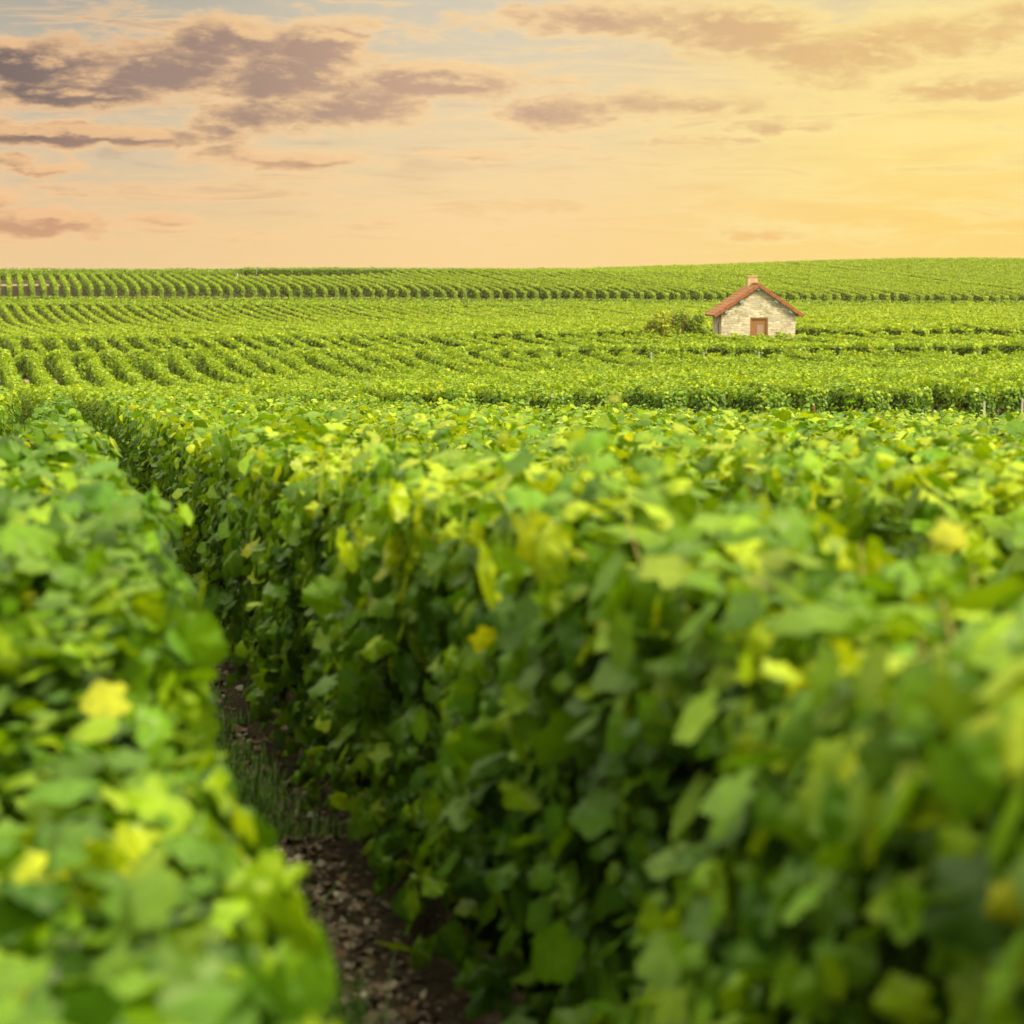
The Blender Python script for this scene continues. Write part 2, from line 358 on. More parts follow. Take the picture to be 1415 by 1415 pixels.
def hedge_arrays(p0, p1, ht, seed, htfun=None, yellow=0.0, wid=.23, dens=1.0, bare=None, dist=None, hb=0.0):
    """leaves of one clipped hedge-like vine row from p0 to p1 (xy)"""
    r = np.random.default_rng(seed)
    p0 = np.array(p0, float); p1 = np.array(p1, float); L = np.linalg.norm(p1-p0); dirv = (p1-p0)/L
    cr = np.array([dirv[1], -dirv[0]])
    out = []
    # cut into stretches of one level of detail
    edges = [0.0]
    step = 2.0 if np.linalg.norm(p0) < 50 else 12.0
    while edges[-1] < L: edges.append(min(L, edges[-1]+step))
    groups = {}
    for a, b in zip(edges[:-1], edges[1:]):
        mid = p0 + dirv*(a+b)/2; d = np.linalg.norm(mid) if dist is None else dist
        lod, per, size = lod_for(d)
        groups.setdefault((lod, per, size), []).append((a, b))
    far = dist_far = np.linalg.norm((p0+p1)/2) > 95; amp = .45 if far else 1.0
    for (lod, per, size), segs in groups.items():
        per = per*dens
        s = np.concatenate([r.uniform(a, b, max(1, int(per*(b-a)))) for a, b in segs]); n = len(s)
        h_top = ht + .07*amp*wave(s, seed+1) + (.05*wave(s*.35, seed+11) if far else 0) ; half = wid + .05*amp*wave(s*1.6, seed+2) ; h_bot = .36 + hb + .10*wave(s, seed+3)
        if htfun is not None: h_top = h_top + htfun(s)
        if bare is not None: h_bot = h_bot + bare(s)
        kind = r.random(n)
        sideL, sideR, top, inner = .32, .32, .23, .13
        zf = r.random(n)
        z = h_bot + (h_top-h_bot)*zf**.85
        c = np.zeros(n); nr = np.zeros((n,3)); tp = np.zeros((n,3))
        mL = kind < sideL; mR = (kind >= sideL) & (kind < sideL+sideR); mT = (kind >= sideL+sideR) & (kind < 1-inner); mI = kind >= 1-inner
        bulge = .75 + .25*np.sqrt(np.clip(1-((zf-.62)/.75)**2, 0, 1))
        bump_ = .05*np.sin(s*3.1+z*5+seed) + r.normal(0,.035,n)
        sg = np.where(mL, -1.0, 1.0)
        c = np.where(mL|mR, sg*(half*bulge+bump_), r.uniform(-1,1,n)*half*.95)
        z = np.where(mT, h_top - .03 + r.normal(0,.06*(.6 if far else 1),n) - .25*np.abs(c/half)**3*.35, z)
        # a few leaves and shoots stand out above
        sh = mT & (r.random(n) < (.03 if far else .09)); z = np.where(sh, z + r.uniform(.03,.12,n), z)
        c = np.where(mI, r.uniform(-1,1,n)*half*.6, c)
        out3 = np.stack([cr[0]*sg, cr[1]*sg, np.zeros(n)], 1)
        up = np.zeros((n,3)); up[:,2] = 1
        rnd = r.normal(0,1,(n,3))
        nS = out3*.9 + up*r.uniform(.0,.8,n)[:,None] + rnd*.46
        nT = up + rnd*.42
        nI = rnd + up*.3
        nr = np.where((mL|mR)[:,None], nS, np.where(mT[:,None], nT, nI))
        tS = -up + out3*.25 + rnd[:, [1,2,0]]*.5
        tT = np.stack([r.normal(0,1,n), r.normal(0,1,n), -np.abs(r.normal(.35,.3,n))], 1)
        tp = np.where((mL|mR)[:,None], tS, tT)
        sz = size*np.clip(r.lognormal(0,.30,n), .4, 1.75)
        sz = np.where(sh, sz*.6, sz)
        xy = p0[None] + dirv[None]*s[:,None] + cr[None]*c[:,None]
        gz = ground_z(p0[0]+dirv[0]*s, p0[1]+dirv[1]*s)
        pos = np.stack([xy[:,0], xy[:,1], gz+z], 1)
        if lod <= 2:      # uneven growth: pockets where one sees into the dark-painted core of the row
            pk = np.sin(s*5.3+z*2.1+seed)+np.sin(s*2.1-z*6.3+1.7*seed)+np.sin(s*9.7+z*8.9)*.8+np.sin(-s*7.1+z*4.4+2)*.6
            low = np.clip((h_top-.35-z)/.6, 0, 1)
            keep = ~((mL|mR) & (pk > 1.35-.6*low) & (r.random(n) < .72)) & ~((r.random(n) < .35) & (z < .38+.12*np.sin(s*4+seed)))
        else: keep = np.ones(n, bool)
        clump = .24*wave(s*1.7+z*2, seed+5)
        toppy = np.clip((z-(h_top-.28))/.28, 0, 1)
        cols = leaf_cols(n, toppy, r, yellow + clump)
        if lod >= 3:     # a far leaf stands for a small tuft: average the extremes
            cols = cols*.80*np.array([1.10,1.03,.6]) + np.array([.270,.380,.004])*.32
        out.append(leaf_mesh_arrays(pos[keep], nr[keep], tp[keep], sz[keep], cols[keep], lod))
    for se, sg in ((0.0, -1.0), (L, 1.0)):       # leaves closing the two ends
        pe = p0 + dirv*se; d = np.linalg.norm(pe) if dist is None else dist
        lod, per, size = lod_for(d); n = int(per*.85*dens)
        if lod == 0: continue
        bt = .36 + hb + (float(bare(np.array([se]))[0]) if bare is not None else 0)
        z = r.uniform(bt, ht+.02, n); c = r.uniform(-1,1,n)*wid*1.05; ds = np.abs(r.normal(0,.10,n))*1.2-.12
        x_ = pe[0] + cr[0]*c - dirv[0]*sg*ds; y_ = pe[1] + cr[1]*c - dirv[1]*sg*ds
        nr = np.tile([dirv[0]*sg, dirv[1]*sg, .45], (n,1)) + r.normal(0,.4,(n,3))
        tp = np.tile([0,0,-1.0], (n,1)) + r.normal(0,.35,(n,3))
        cols = leaf_cols(n, np.clip((z-(ht-.28))/.28, 0, 1), r, yellow)
        if lod >= 3: cols = cols*.80*np.array([1.10,1.03,.6]) + np.array([.270,.380,.004])*.32
        out.append(leaf_mesh_arrays(np.stack([x_, y_, ground_z(x_, y_)+z], 1), nr, tp, size*np.clip(r.normal(1,.24,n),.45,1.6), cols, lod))
    V, F, CC = [], [], []; off = 0
    for v, f, c in out:
        V.append(v); F.append(f+off); CC.append(c); off += len(v)
    # added core box, coloured dark as the row's inner shade, so that it is not see-through
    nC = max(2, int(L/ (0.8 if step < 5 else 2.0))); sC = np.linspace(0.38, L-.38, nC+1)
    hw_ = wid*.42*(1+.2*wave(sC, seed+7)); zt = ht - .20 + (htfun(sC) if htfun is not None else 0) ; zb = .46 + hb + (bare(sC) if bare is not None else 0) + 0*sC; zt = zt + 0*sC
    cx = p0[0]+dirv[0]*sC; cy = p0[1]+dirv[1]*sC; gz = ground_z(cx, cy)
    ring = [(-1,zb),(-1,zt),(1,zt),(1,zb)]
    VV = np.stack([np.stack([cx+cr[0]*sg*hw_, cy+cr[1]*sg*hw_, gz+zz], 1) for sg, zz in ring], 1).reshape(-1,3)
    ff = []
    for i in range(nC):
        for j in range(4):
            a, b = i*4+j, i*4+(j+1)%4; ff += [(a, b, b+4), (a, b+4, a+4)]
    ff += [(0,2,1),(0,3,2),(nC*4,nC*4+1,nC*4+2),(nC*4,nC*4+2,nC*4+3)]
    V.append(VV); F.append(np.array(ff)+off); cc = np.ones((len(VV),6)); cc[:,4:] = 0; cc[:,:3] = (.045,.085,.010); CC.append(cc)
    return np.concatenate(V), np.concatenate(F), np.concatenate(CC), len(ff)

def tube_arrays(pts, rad, n=6):
    pts = [Vector(q) for q in pts]; V = []; F = []
    for i, q in enumerate(pts):
        a = pts[max(0,i-1)]; b = pts[min(len(pts)-1,i+1)]; d = (b-a).normalized()
        u = d.orthogonal().normalized(); v = d.cross(u); r_ = rad[i] if hasattr(rad,'__len__') else rad
        for k in range(n):
            th = 2*math.pi*k/n; V.append(tuple(q + u*math.cos(th)*r_ + v*math.sin(th)*r_))
    for i in range(len(pts)-1):
        for k in range(n):
            F.append((i*n+k, i*n+(k+1)%n, (i+1)*n+(k+1)%n, (i+1)*n+k))
    F.append(tuple(range(n-1,-1,-1))); F.append(tuple((len(pts)-1)*n+k for k in range(n)))
    return V, F
def tubes(name, lst, mat, parent=None, n=6):
    V, F = [], []
    for pts, rad in lst:
        v, f = tube_arrays(pts, rad, n); o = len(V); V += v; F += [tuple(i+o for i in q) for q in f]
    return new_mesh(name, np.array(V), F, mat, parent, smooth=True)

M_core, _t, _p = newmat('painted_shade_core')
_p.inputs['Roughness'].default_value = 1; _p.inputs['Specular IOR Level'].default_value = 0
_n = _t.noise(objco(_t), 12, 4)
_t.put(_p.inputs['Base Color'], _t.mix(_t.smooth(_n, .35, .65), (.018,.030,.006,1), (.045,.080,.010,1)))  # inner shade of the row is put into this dark colour
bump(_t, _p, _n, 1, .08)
def simple(name, c1, c2, scale=20, rough=.8, metal=0, bumpd=.01, vec_scale=None):
    m, t, p = newmat(name); co = objco(t)
    if vec_scale:
        mp = t.node('ShaderNodeMapping'); t.l.new(co, mp.inputs[0]); mp.inputs['Scale'].default_value = vec_scale; co = mp.outputs[0]
    n = t.noise(co, scale, 6, .65)
    t.put(p.inputs['Base Color'], t.mix(t.smooth(n, .3, .7), (*c1,1), (*c2,1)))
    p.inputs['Roughness'].default_value = rough; p.inputs['Metallic'].default_value = metal
    bump(t, p, n, .5, bumpd); return m
M_bark = simple('vine_bark', (.04,.028,.018), (.13,.09,.06), 30, .95)
M_cane = simple('vine_cane', (.30,.22,.07), (.42,.26,.09), 20, .6)
M_greypost = simple('weathered_post', (.36,.33,.31), (.58,.54,.50), 12, .9, vec_scale=(1,1,.1))
M_metal = simple('galvanised_post', (.30,.32,.34), (.45,.46,.48), 10, .5, .6)
M_redpost = simple('rust_red_stake', (.20,.05,.03), (.32,.10,.06), 14, .85)
M_wire = simple('galvanised_wire', (.35,.35,.34), (.5,.5,.48), 10, .45, .8)

trunk_me = None
def trunk_mesh():
    global trunk_me
    if trunk_me is None:
        v, f = tube_arrays([(0,0,-.08),(.02,.01,.15),(-.01,.03,.32),(.03,.0,.48),(.0,.10,.62),(.02,.35,.66)], [.035,.028,.024,.026,.016,.010], 8)
        me = bpy.data.meshes.new('trunk'); me.from_pydata(v, [], f); me.materials.append(M_bark)
        for q in me.polygons: q.use_smooth = True
        trunk_me = me
    return trunk_me
post_cache = {}
def add_post(root, x, y, h, mat, r_=.04, square=True, name='post'):
    key = (h, mat.name, r_)
    if key not in post_cache:
        bm = bmesh.new()
        bmesh.ops.create_cube(bm, size=1)
        for v in bm.verts:
            v.co.x *= r_*2*(1 if v.co.z < 0 else .86); v.co.y *= r_*2*(1 if v.co.z < 0 else .86); v.co.z = (v.co.z+.5)*(h+.2)-.2
        bmesh.ops.bevel(bm, geom=bm.edges[:], offset=r_*.22, segments=2, affect='EDGES')
        me = bpy.data.meshes.new(name); bm.to_mesh(me); bm.free(); me.materials.append(mat); post_cache[key] = me
    o = bpy.data.objects.new(name, post_cache[key]); C.objects.link(o); o.parent = root
    o.location = (x-root.location.x, y-root.location.y, float(ground_z(x,y))-root.location.z)
    o.rotation_euler = (random.uniform(-.04,.04), random.uniform(-.04,.04), random.uniform(-.2,.2))
    return o

def row_root(x, y, label, group):
    e = bpy.data.objects.new('vine_row', None); C.objects.link(e)
    e.location = (x, y, float(ground_z(x,y))); e.empty_display_size = .3
    e['label'] = label; e['category'] = 'vine row'; e['group'] = group
    return e
def foliage(root, arrs):
    V, F, CC, ncore = arrs; V = V - np.array(root.location)
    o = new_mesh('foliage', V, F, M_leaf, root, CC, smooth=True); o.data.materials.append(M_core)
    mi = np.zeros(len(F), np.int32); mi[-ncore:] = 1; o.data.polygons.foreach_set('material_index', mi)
    return o

ONES = ['','first','second','third','fourth','fifth','sixth','seventh','eighth','ninth','tenth','eleventh','twelfth','thirteenth','fourteenth','fifteenth','sixteenth','seventeenth','eighteenth','nineteenth']
TENS = {2:('twentieth','twenty'),3:('thirtieth','thirty'),4:('fortieth','forty'),5:('fiftieth','fifty'),6:('sixtieth','sixty'),7:('seventieth','seventy'),8:('eightieth','eighty'),9:('ninetieth','ninety')}
def ordn(n):
    if n < 20: return ONES[n]
    if n < 100:
        a, b = divmod(n, 10); return TENS[a][0] if b == 0 else TENS[a][1]+'-'+ONES[b]
    return 'hundredth' if n == 100 else 'hundred-and-'+ordn(n-100)

X00 = .03
# nearest plot ------------------------------------------------
GRP0 = 'vine rows of the nearest plot'
for k in range(-1, 18):
    X0 = X00 + k*SP - (.045 if k == 0 else 0)
    y0 = max(-2.2, X0/.4526 - 5); y1 = 44.0 + .25*math.sin(k*2.1)
    if k == -1: y0 = 20
    a = (X0 - TILT*y0, y0); b = (X0 - TILT*y1, y1)
    if k == 0: lab = 'blurred leafy vine row filling the left foreground, left of the soil strip'
    elif k == 1: lab = 'tall dense vine row filling the right foreground, right of the soil strip'
    elif k == -1: lab = 'vine row at the left edge behind the blurred foreground row'
    else: lab = '%s vine row behind the tall right foreground row, only its leafy top showing' % ordn(k-1)
    root = row_root(*a, lab, GRP0)
    hf = None
    if k == 0:
        hf = lambda s: -.31*sstep((6.6-s)/1.9)      # lower, younger shoots close to the camera
    bare = None
    foliage(root, hedge_arrays(a, b, 1.36 if k == 0 else 1.42, 100+k, hf, -.30 if k == 0 else .02, .23, 1.15 if k in (0,1) else 1.0, None, None, -.20 if k < 3 else 0.0))
    if k in (0, 1, 2):
        ny = int((y1-y0)/1.0)
        for i in range(ny):
            yy = y0 + .5 + i*1.0 + random.uniform(-.1,.1)
            if yy > 26: break
            xx = X0 - TILT*yy
            o = bpy.data.objects.new('trunk', trunk_mesh()); C.objects.link(o); o.parent = root
            o.location = (xx-root.location.x, yy-root.location.y, float(ground_z(xx,yy))-root.location.z)
            o.rotation_euler = (0, 0, random.uniform(-.5,.5)+R(12)); o.scale = (1,1,random.uniform(.9,1.1))
    if k == 1:      # canes: leaf-bearing shoots that stick out at the top
        r = np.random.default_rng(500+k)
        for s in np.arange(2.6, 13, .17):
            yy = y0 + s*math.cos(R(12)); c0 = r.uniform(-.2,.2); xx = X0 - TILT*yy + c0
            h = 1.42 + (hf(np.array([s]))[0] if hf else 0)
            z0 = float(ground_z(xx,yy)) + h - .30; L = r.uniform(.24,.36)
            ax, ay = r.normal(0,.12), r.normal(0,.12)
            P = [(xx,yy,z0),(xx+ax*L*.5,yy+ay*L*.5,z0+L*.55),(xx+ax*L*1.6,yy+ay*L*1.6,z0+L)]
            tubes('cane', [([tuple(np.array(q)-np.array(root.location)) for q in P], [.003,.0024,.0012])], M_cane, root, 4)

T12 = math.tan(R(12.0))
# second plot --------------------------------------------------
def plot(GRP, k0, k1, ya, yb, ht, labfun, yellow, seed, extra=None, start=None, end=None, wid=.23, tilt=12.0, hb=0.0):
    global TILT
    TILT = math.tan(R(tilt)); CW = 1/math.cos(R(tilt))
    n = 0; roots = []
    for k in range(k0, k1):
        x_front = (X00 + k*SP) - T12*ya; X0 = x_front + TILT*ya
        y0 = start(X0) if start else ya; y1 = end(X0) if end else yb
        jit = np.random.default_rng(seed*77+k).normal(0, 1, 3)
        y0 += float(np.clip(.45*jit[0], -.8, .9)); y1 += float(np.clip(.35*jit[1], -.5, .6))
        a = (X0 - TILT*y0, y0); b = (X0 - TILT*y1, y1)
        n += 1
        root = row_root(*a, labfun(n), GRP)
        bare = extra(root, k, X0, a, b) if extra else None
        foliage(root, hedge_arrays(a, b, ht + .06*jit[2]*.6, seed*1000+k, None, yellow + .04*math.sin(k*.9) + (.10*float(sstep(np.array(x_front/25))) if seed > 2 else 0), ((wid if seed != 2 else .20 + .07*float(sstep(np.array((x_front+4)/8)))) if seed != 6 else (.15) + .09*float(sstep(np.array((x_front-4)/40)))), 1.0, bare, None, hb))  # farther plots yellow towards the right: warm glow put into the leaf colour
        roots.append(root)
    return roots

def extraA(root, k, X0, a, b):
    xr = 707 + 2948*a[0]/a[1]
    right = a[0] > 9.4
    add_post(root, a[0]+.05, a[1]-.22, 1.12 if right else .9, M_greypost if right else M_metal, .028 if right else .014)
    if k in (3, 4, 6):
        add_post(root, a[0]-.12, a[1]-.5, .95, M_redpost, .035, name='stake')
    if right:
        for j in range(1, 9):
            yy = a[1] + j*1.05; add_post(root, a[0]-TILT*j*1.05+.03, yy, 1.15, M_greypost, .028)
        w = [([(-TILT*q, q, h + float(ground_z(a[0]-TILT*q, a[1]+q)) - root.location.z) for q in (-.22, 1.5, 3.2, 5, 7, 8.4)], .005) for h in (.55,)]
        tubes('wire', w, M_wire, root, 4)
        return lambda s: .72*sstep((9.5-s)/2.0)
    if 6 < a[0] <= 9.4 and k % 3 == 0:
        add_post(root, a[0]-.1, a[1]-.45, 1.0, M_redpost, .03, name='stake')
    return None
plot('vine rows of the second plot', -1, 38, 48.2, 87.0, 1.32,
     lambda n: '%s vine row from the left in the second plot, past the nearest vines' % ordn(n), .03, 2, extraA, tilt=15.0, hb=-.30, wid=.27)
# third plot
def extraB(root, k, X0, a, b):
    if k == 0 or (a[0] > .5 and k % 2 == 0): add_post(root, a[0]+.03, a[1]-.25, 1.0, M_metal, .035)
    return None
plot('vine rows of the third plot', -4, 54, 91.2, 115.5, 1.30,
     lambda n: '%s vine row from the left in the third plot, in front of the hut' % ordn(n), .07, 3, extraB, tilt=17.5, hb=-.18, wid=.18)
# fourth plot, valley floor, broken by the hut and its shrubs
def startC(X0):
    x = X0 - TILT*121
    return 128.0 if 7.0 < x < 18.6 else 119.0
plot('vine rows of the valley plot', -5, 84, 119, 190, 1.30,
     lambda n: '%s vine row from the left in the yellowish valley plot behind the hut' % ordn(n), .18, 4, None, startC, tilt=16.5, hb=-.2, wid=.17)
# fifth: rows running across the view
for i in range(7):
    y = 193.4 + i*1.9
    root = row_root(-62, y, 'cross-running vine row below the hillside, %s from the front' % ordn(i+1), 'cross-running vine rows below the hillside')
    foliage(root, hedge_arrays((-62, y), (58, y), 1.3 + (.08 if i == 6 else 0), 5100+i, None, .0, .3, .9, None))
# hillside plot
def endE(X0):
    x = X0 - TILT*240
    return 235.5 + 58*float(sstep(np.array((x+22)/40)))
NE = 98; E0 = -8
GE = 'vine rows of the hillside plot'
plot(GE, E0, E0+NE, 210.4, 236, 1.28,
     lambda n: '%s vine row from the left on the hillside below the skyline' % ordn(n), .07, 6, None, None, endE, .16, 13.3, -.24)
VV, FF, CCs, MI = [], [], [], []; off = 0
for k in range(E0+NE, 122):
    y0 = 210.4; X0 = X00+k*SP - T12*y0 + TILT*y0; y1 = endE(X0)
    v, f, c, nc_ = hedge_arrays((X0-TILT*y0, y0), (X0-TILT*y1, y1), 1.28, 7000+k, None, .12, .25, hb=-.24)
    VV.append(v); FF.append(f+off); CCs.append(c); off += len(v); m_ = np.zeros(len(f), np.int32); m_[-nc_:] = 1; MI.append(m_)
o = new_mesh('vineyard', np.concatenate(VV), np.concatenate(FF), M_leaf, None, np.concatenate(CCs), smooth=True)
o.data.materials.append(M_core); o.data.polygons.foreach_set('material_index', np.concatenate(MI))
o['kind'] = 'stuff'; o['label'] = 'mass of vine rows covering the far right end of the hillside'; o['category'] = 'vineyard'
# skyline hedges
for i in range(5):
    y = 239.6 + i*2.0
    root = row_root(-75, y, 'cross-running vine row on the left skyline, %s behind the pale track' % ordn(i+1), 'cross-running vine rows on the left skyline')
    foliage(root, hedge_arrays((-75, y), (-31.2, y), 1.22, 8100+i, None, -.22, .3))
for i in range(3):
    y = 245.5 + i*2.2
    root = row_root(-31, y, 'dark cross-running vine row on the middle skyline, %s from the front' % ordn(i+1), 'cross-running vine rows on the middle skyline')
    foliage(root, hedge_arrays((-31.0, y), (-6, y), 1.35, 8300+i, None, -.28, .3))

# ------------------------------------------------------------------ the hut
def box(bm, x0, x1, y0, y1, z0, z1):
    vs = [bm.verts.new(q) for q in ((x0,y0,z0),(x1,y0,z0),(x1,y1,z0),(x0,y1,z0),(x0,y0,z1),(x1,y0,z1),(x1,y1,z1),(x0,y1,z1))]
    for f in ((0,3,2,1),(4,5,6,7),(0,1,5,4),(1,2,6,5),(2,3,7,6),(3,0,4,7)): bm.faces.new([vs[i] for i in f])
def bm_obj(name, bm, mat, parent=None, bevel=0):
    if bevel: bmesh.ops.bevel(bm, geom=bm.edges[:], offset=bevel, segments=1, affect='EDGES')
    bmesh.ops.recalc_face_normals(bm, faces=bm.faces)
    me = bpy.data.meshes.new(name); bm.to_mesh(me); bm.free(); me.materials.append(mat)
    o = bpy.data.objects.new(name, me); C.objects.link(o)
    if parent: o.parent = parent
    return o
M_stone, t, p = newmat('rubble_stone')
co = objco(t)
sp = t.node('ShaderNodeSeparateXYZ'); t.l.new(co, sp.inputs[0])
ww = t.noise(co, 1.6, 3); wx = t.noise(co, 2.3, 3)
u = t.m('ADD', t.m('ADD', sp.outputs[0], sp.outputs[1]), t.m('MULTIPLY', wx, .7))
v_ = t.m('ADD', sp.outputs[2], t.m('MULTIPLY', ww, .38))
br = t.node('ShaderNodeTexBrick'); t.l.new(t.xyz(u, v_, 0), br.inputs['Vector'])
br.inputs['Scale'].default_value = 1.0; br.inputs['Brick Width'].default_value = .40; br.inputs['Row Height'].default_value = .13
br.inputs['Mortar Size'].default_value = .014; br.inputs['Mortar Smooth'].default_value = .4; br.inputs['Bias'].default_value = -.1
br.inputs['Color1'].default_value = (.84,.78,.68,1); br.inputs['Color2'].default_value = (.42,.36,.29,1); br.inputs['Mortar'].default_value = (.56,.52,.45,1)
n = t.noise(co, 6, 6, .65)
c = t.mix(t.smooth(n, .3, .72), t.mix(1, br.outputs[0], (.66,.60,.52,1), 'MULTIPLY'), br.outputs[0])
c = t.mix(t.m('MULTIPLY', t.smooth(t.noise(co, 1.3, 5), .48, .66), .6), c, (.46,.44,.39,1))
c = t.mix(t.m('MULTIPLY', t.smooth(t.noise(co, 3.1, 6, .7), .56, .70), .75), c, (.20,.15,.10,1))
t.put(p.inputs['Base Color'], c); p.inputs['Roughness'].default_value = .92
bump(t, p, t.m('ADD', t.m('MULTIPLY', br.outputs['Fac'], -1), n), .9, .03)
M_tile, t, p = newmat('clay_tile')
co = objco(t); n = t.noise(co, 5, 5, .6)
vo = t.node('ShaderNodeTexVoronoi'); vo.inputs['Scale'].default_value = 4.5; t.l.new(co, vo.inputs['Vector'])
c = t.mix(t.smooth(n, .3, .7), (.25,.085,.040,1), (.38,.17,.085,1)); c = t.mix(.35, c, t.mix(1, c, vo.outputs['Color'], 'MULTIPLY'))
t.put(p.inputs['Base Color'], c); p.inputs['Roughness'].default_value = .85; bump(t, p, n, .4, .01)
M_verge = simple('verge_tile', (.22,.065,.03), (.32,.115,.055), 8, .85)
M_wood = simple('old_door_wood', (.20,.085,.03), (.32,.15,.055), 6, .8, vec_scale=(8,8,.6))
M_bleach = simple('bleached_door_panel', (.24,.15,.12), (.36,.24,.20), 6, .85, vec_scale=(8,8,.6))
M_blue = simple('blue_grey_paint', (.22,.30,.33), (.32,.40,.42), 12, .7)
M_dark = simple('dark_opening', (.02,.018,.015), (.05,.04,.03), 5, .9)
M_brick = simple('chimney_stone', (.44,.30,.17), (.60,.44,.27), 9, .9, bumpd=.03)

HX, HY = 13.76, 119.6
hz = EYE - 3.68
hut = bpy.data.objects.new('stone_hut', None); C.objects.link(hut); hut.location = (HX, HY, hz); hut.rotation_euler = (0,0,R(.7))
hut['label'] = 'small pale stone hut with a red tiled gable roof and brown door'; hut['category'] = 'hut'
W, D, HE = 2.06, 4.6, 2.42       # half width, depth, eave height at the wall
SL = math.radians(34.8); RH = HE + W*math.tan(SL)*1.0
# walls with real openings: front gable as pieces round the door
bm = bmesh.new(); DW0, DW1, DH = -.46, .54, 2.12; th = .4
def prism(bm, poly, y0, y1):
    a = [bm.verts.new((x, y0, z)) for x, z in poly]; b = [bm.verts.new((x, y1, z)) for x, z in poly]
    bm.faces.new(a); bm.faces.new(b[::-1]); n = len(poly)
    for i in range(n): bm.faces.new([a[i], b[i], b[(i+1)%n], a[(i+1)%n]])
k_ = math.tan(SL)
prism(bm, [(-W,-.6),(DW0,-.6),(DW0,DH),(DW0,HE+(W+DW0)*k_),(-W,HE)], 0, th)
prism(bm, [(DW0,DH),(DW1,DH),(DW1,HE+(W-DW1)*k_),(0,RH),(DW0,HE+(W+DW0)*k_)], 0, th)
prism(bm, [(DW1,-.6),(W,-.6),(W,HE),(DW1,HE+(W-DW1)*k_),(DW1,DH)], 0, th)
prism(bm, [(-W,-.6),(W,-.6),(W,HE),(0,RH),(-W,HE)], D-th, D)
# side walls; left one has a window opening
WY0, WY1, WZ0, WZ1 = 1.2, 1.9, 1.15, 1.85
for (y0,y1,z0,z1) in ((th,WY0,-.6,HE),(WY1,D-th,-.6,HE),(WY0,WY1,-.6,WZ0),(WY0,WY1,WZ1,HE)): box(bm, -W, -W+th, y0, y1, z0, z1)
box(bm, W-th, W, th, D-th, -.6, HE)
bm_obj('wall', bm, M_stone, hut)
# quoins stand a little proud at the corner
for sg in (-1, 1):
    bm = bmesh.new(); z = -.2; i = 0
    while z < HE-.1:
        h = random.uniform(.18,.26); L = .42 if i%2 else .26
        box(bm, min(sg*(W+.012), sg*(W-L)), max(sg*(W+.012), sg*(W-L)), -.015, .3 if not i%2 else .2, z, min(z+h, HE-.02)); z += h; i += 1
    bm_obj('corner_stone', bm, M_stone, hut, .008)
# door
door = bpy.data.objects.new('door', None); C.objects.link(door); door.parent = hut; door['label'] = 'brown plank door with a bleached panel'
bm = bmesh.new(); nb = 6; bw = (DW1-DW0-.16)/nb
for i in range(nb):
    x = DW0+.08+i*bw; box(bm, x+.004, x+bw-.004, .10, .14, 0, DH-.09)
bm_obj('boards', bm, M_wood, door)
bm = bmesh.new(); box(bm, DW0, DW0+.08, .03, .16, -.02, DH-.002); box(bm, DW1-.08, DW1, .03, .16, -.02, DH-.002); box(bm, DW0+.08, DW1-.08, .03, .16, DH-.09, DH-.002)
bm_obj('door_frame', bm, M_wood, door)
bm = bmesh.new(); box(bm, DW0+.38, DW0+.76, .085, .098, 1.0, 1.72); bm_obj('bleached_panel', bm, M_bleach, door)
# window
bm = bmesh.new()
for q in ((WY0,WY0+.06,WZ0,WZ1),(WY1-.06,WY1,WZ0,WZ1),(WY0+.06,WY1-.06,WZ1-.06,WZ1),(WY0+.06,WY1-.06,WZ0,WZ0+.06)): box(bm, -W+.06, -W+.12, q[0], q[1], q[2], q[3])
wi = bm_obj('window', bm, M_wood, hut)
bm = bmesh.new(); box(bm, -W+.13, -W+.16, WY0+.05, WY1-.05, WZ0+.05, WZ1-.05); bm_obj('opening_shade', bm, M_dark, wi)  # near-black sheet filling the window, interior shade given as colour
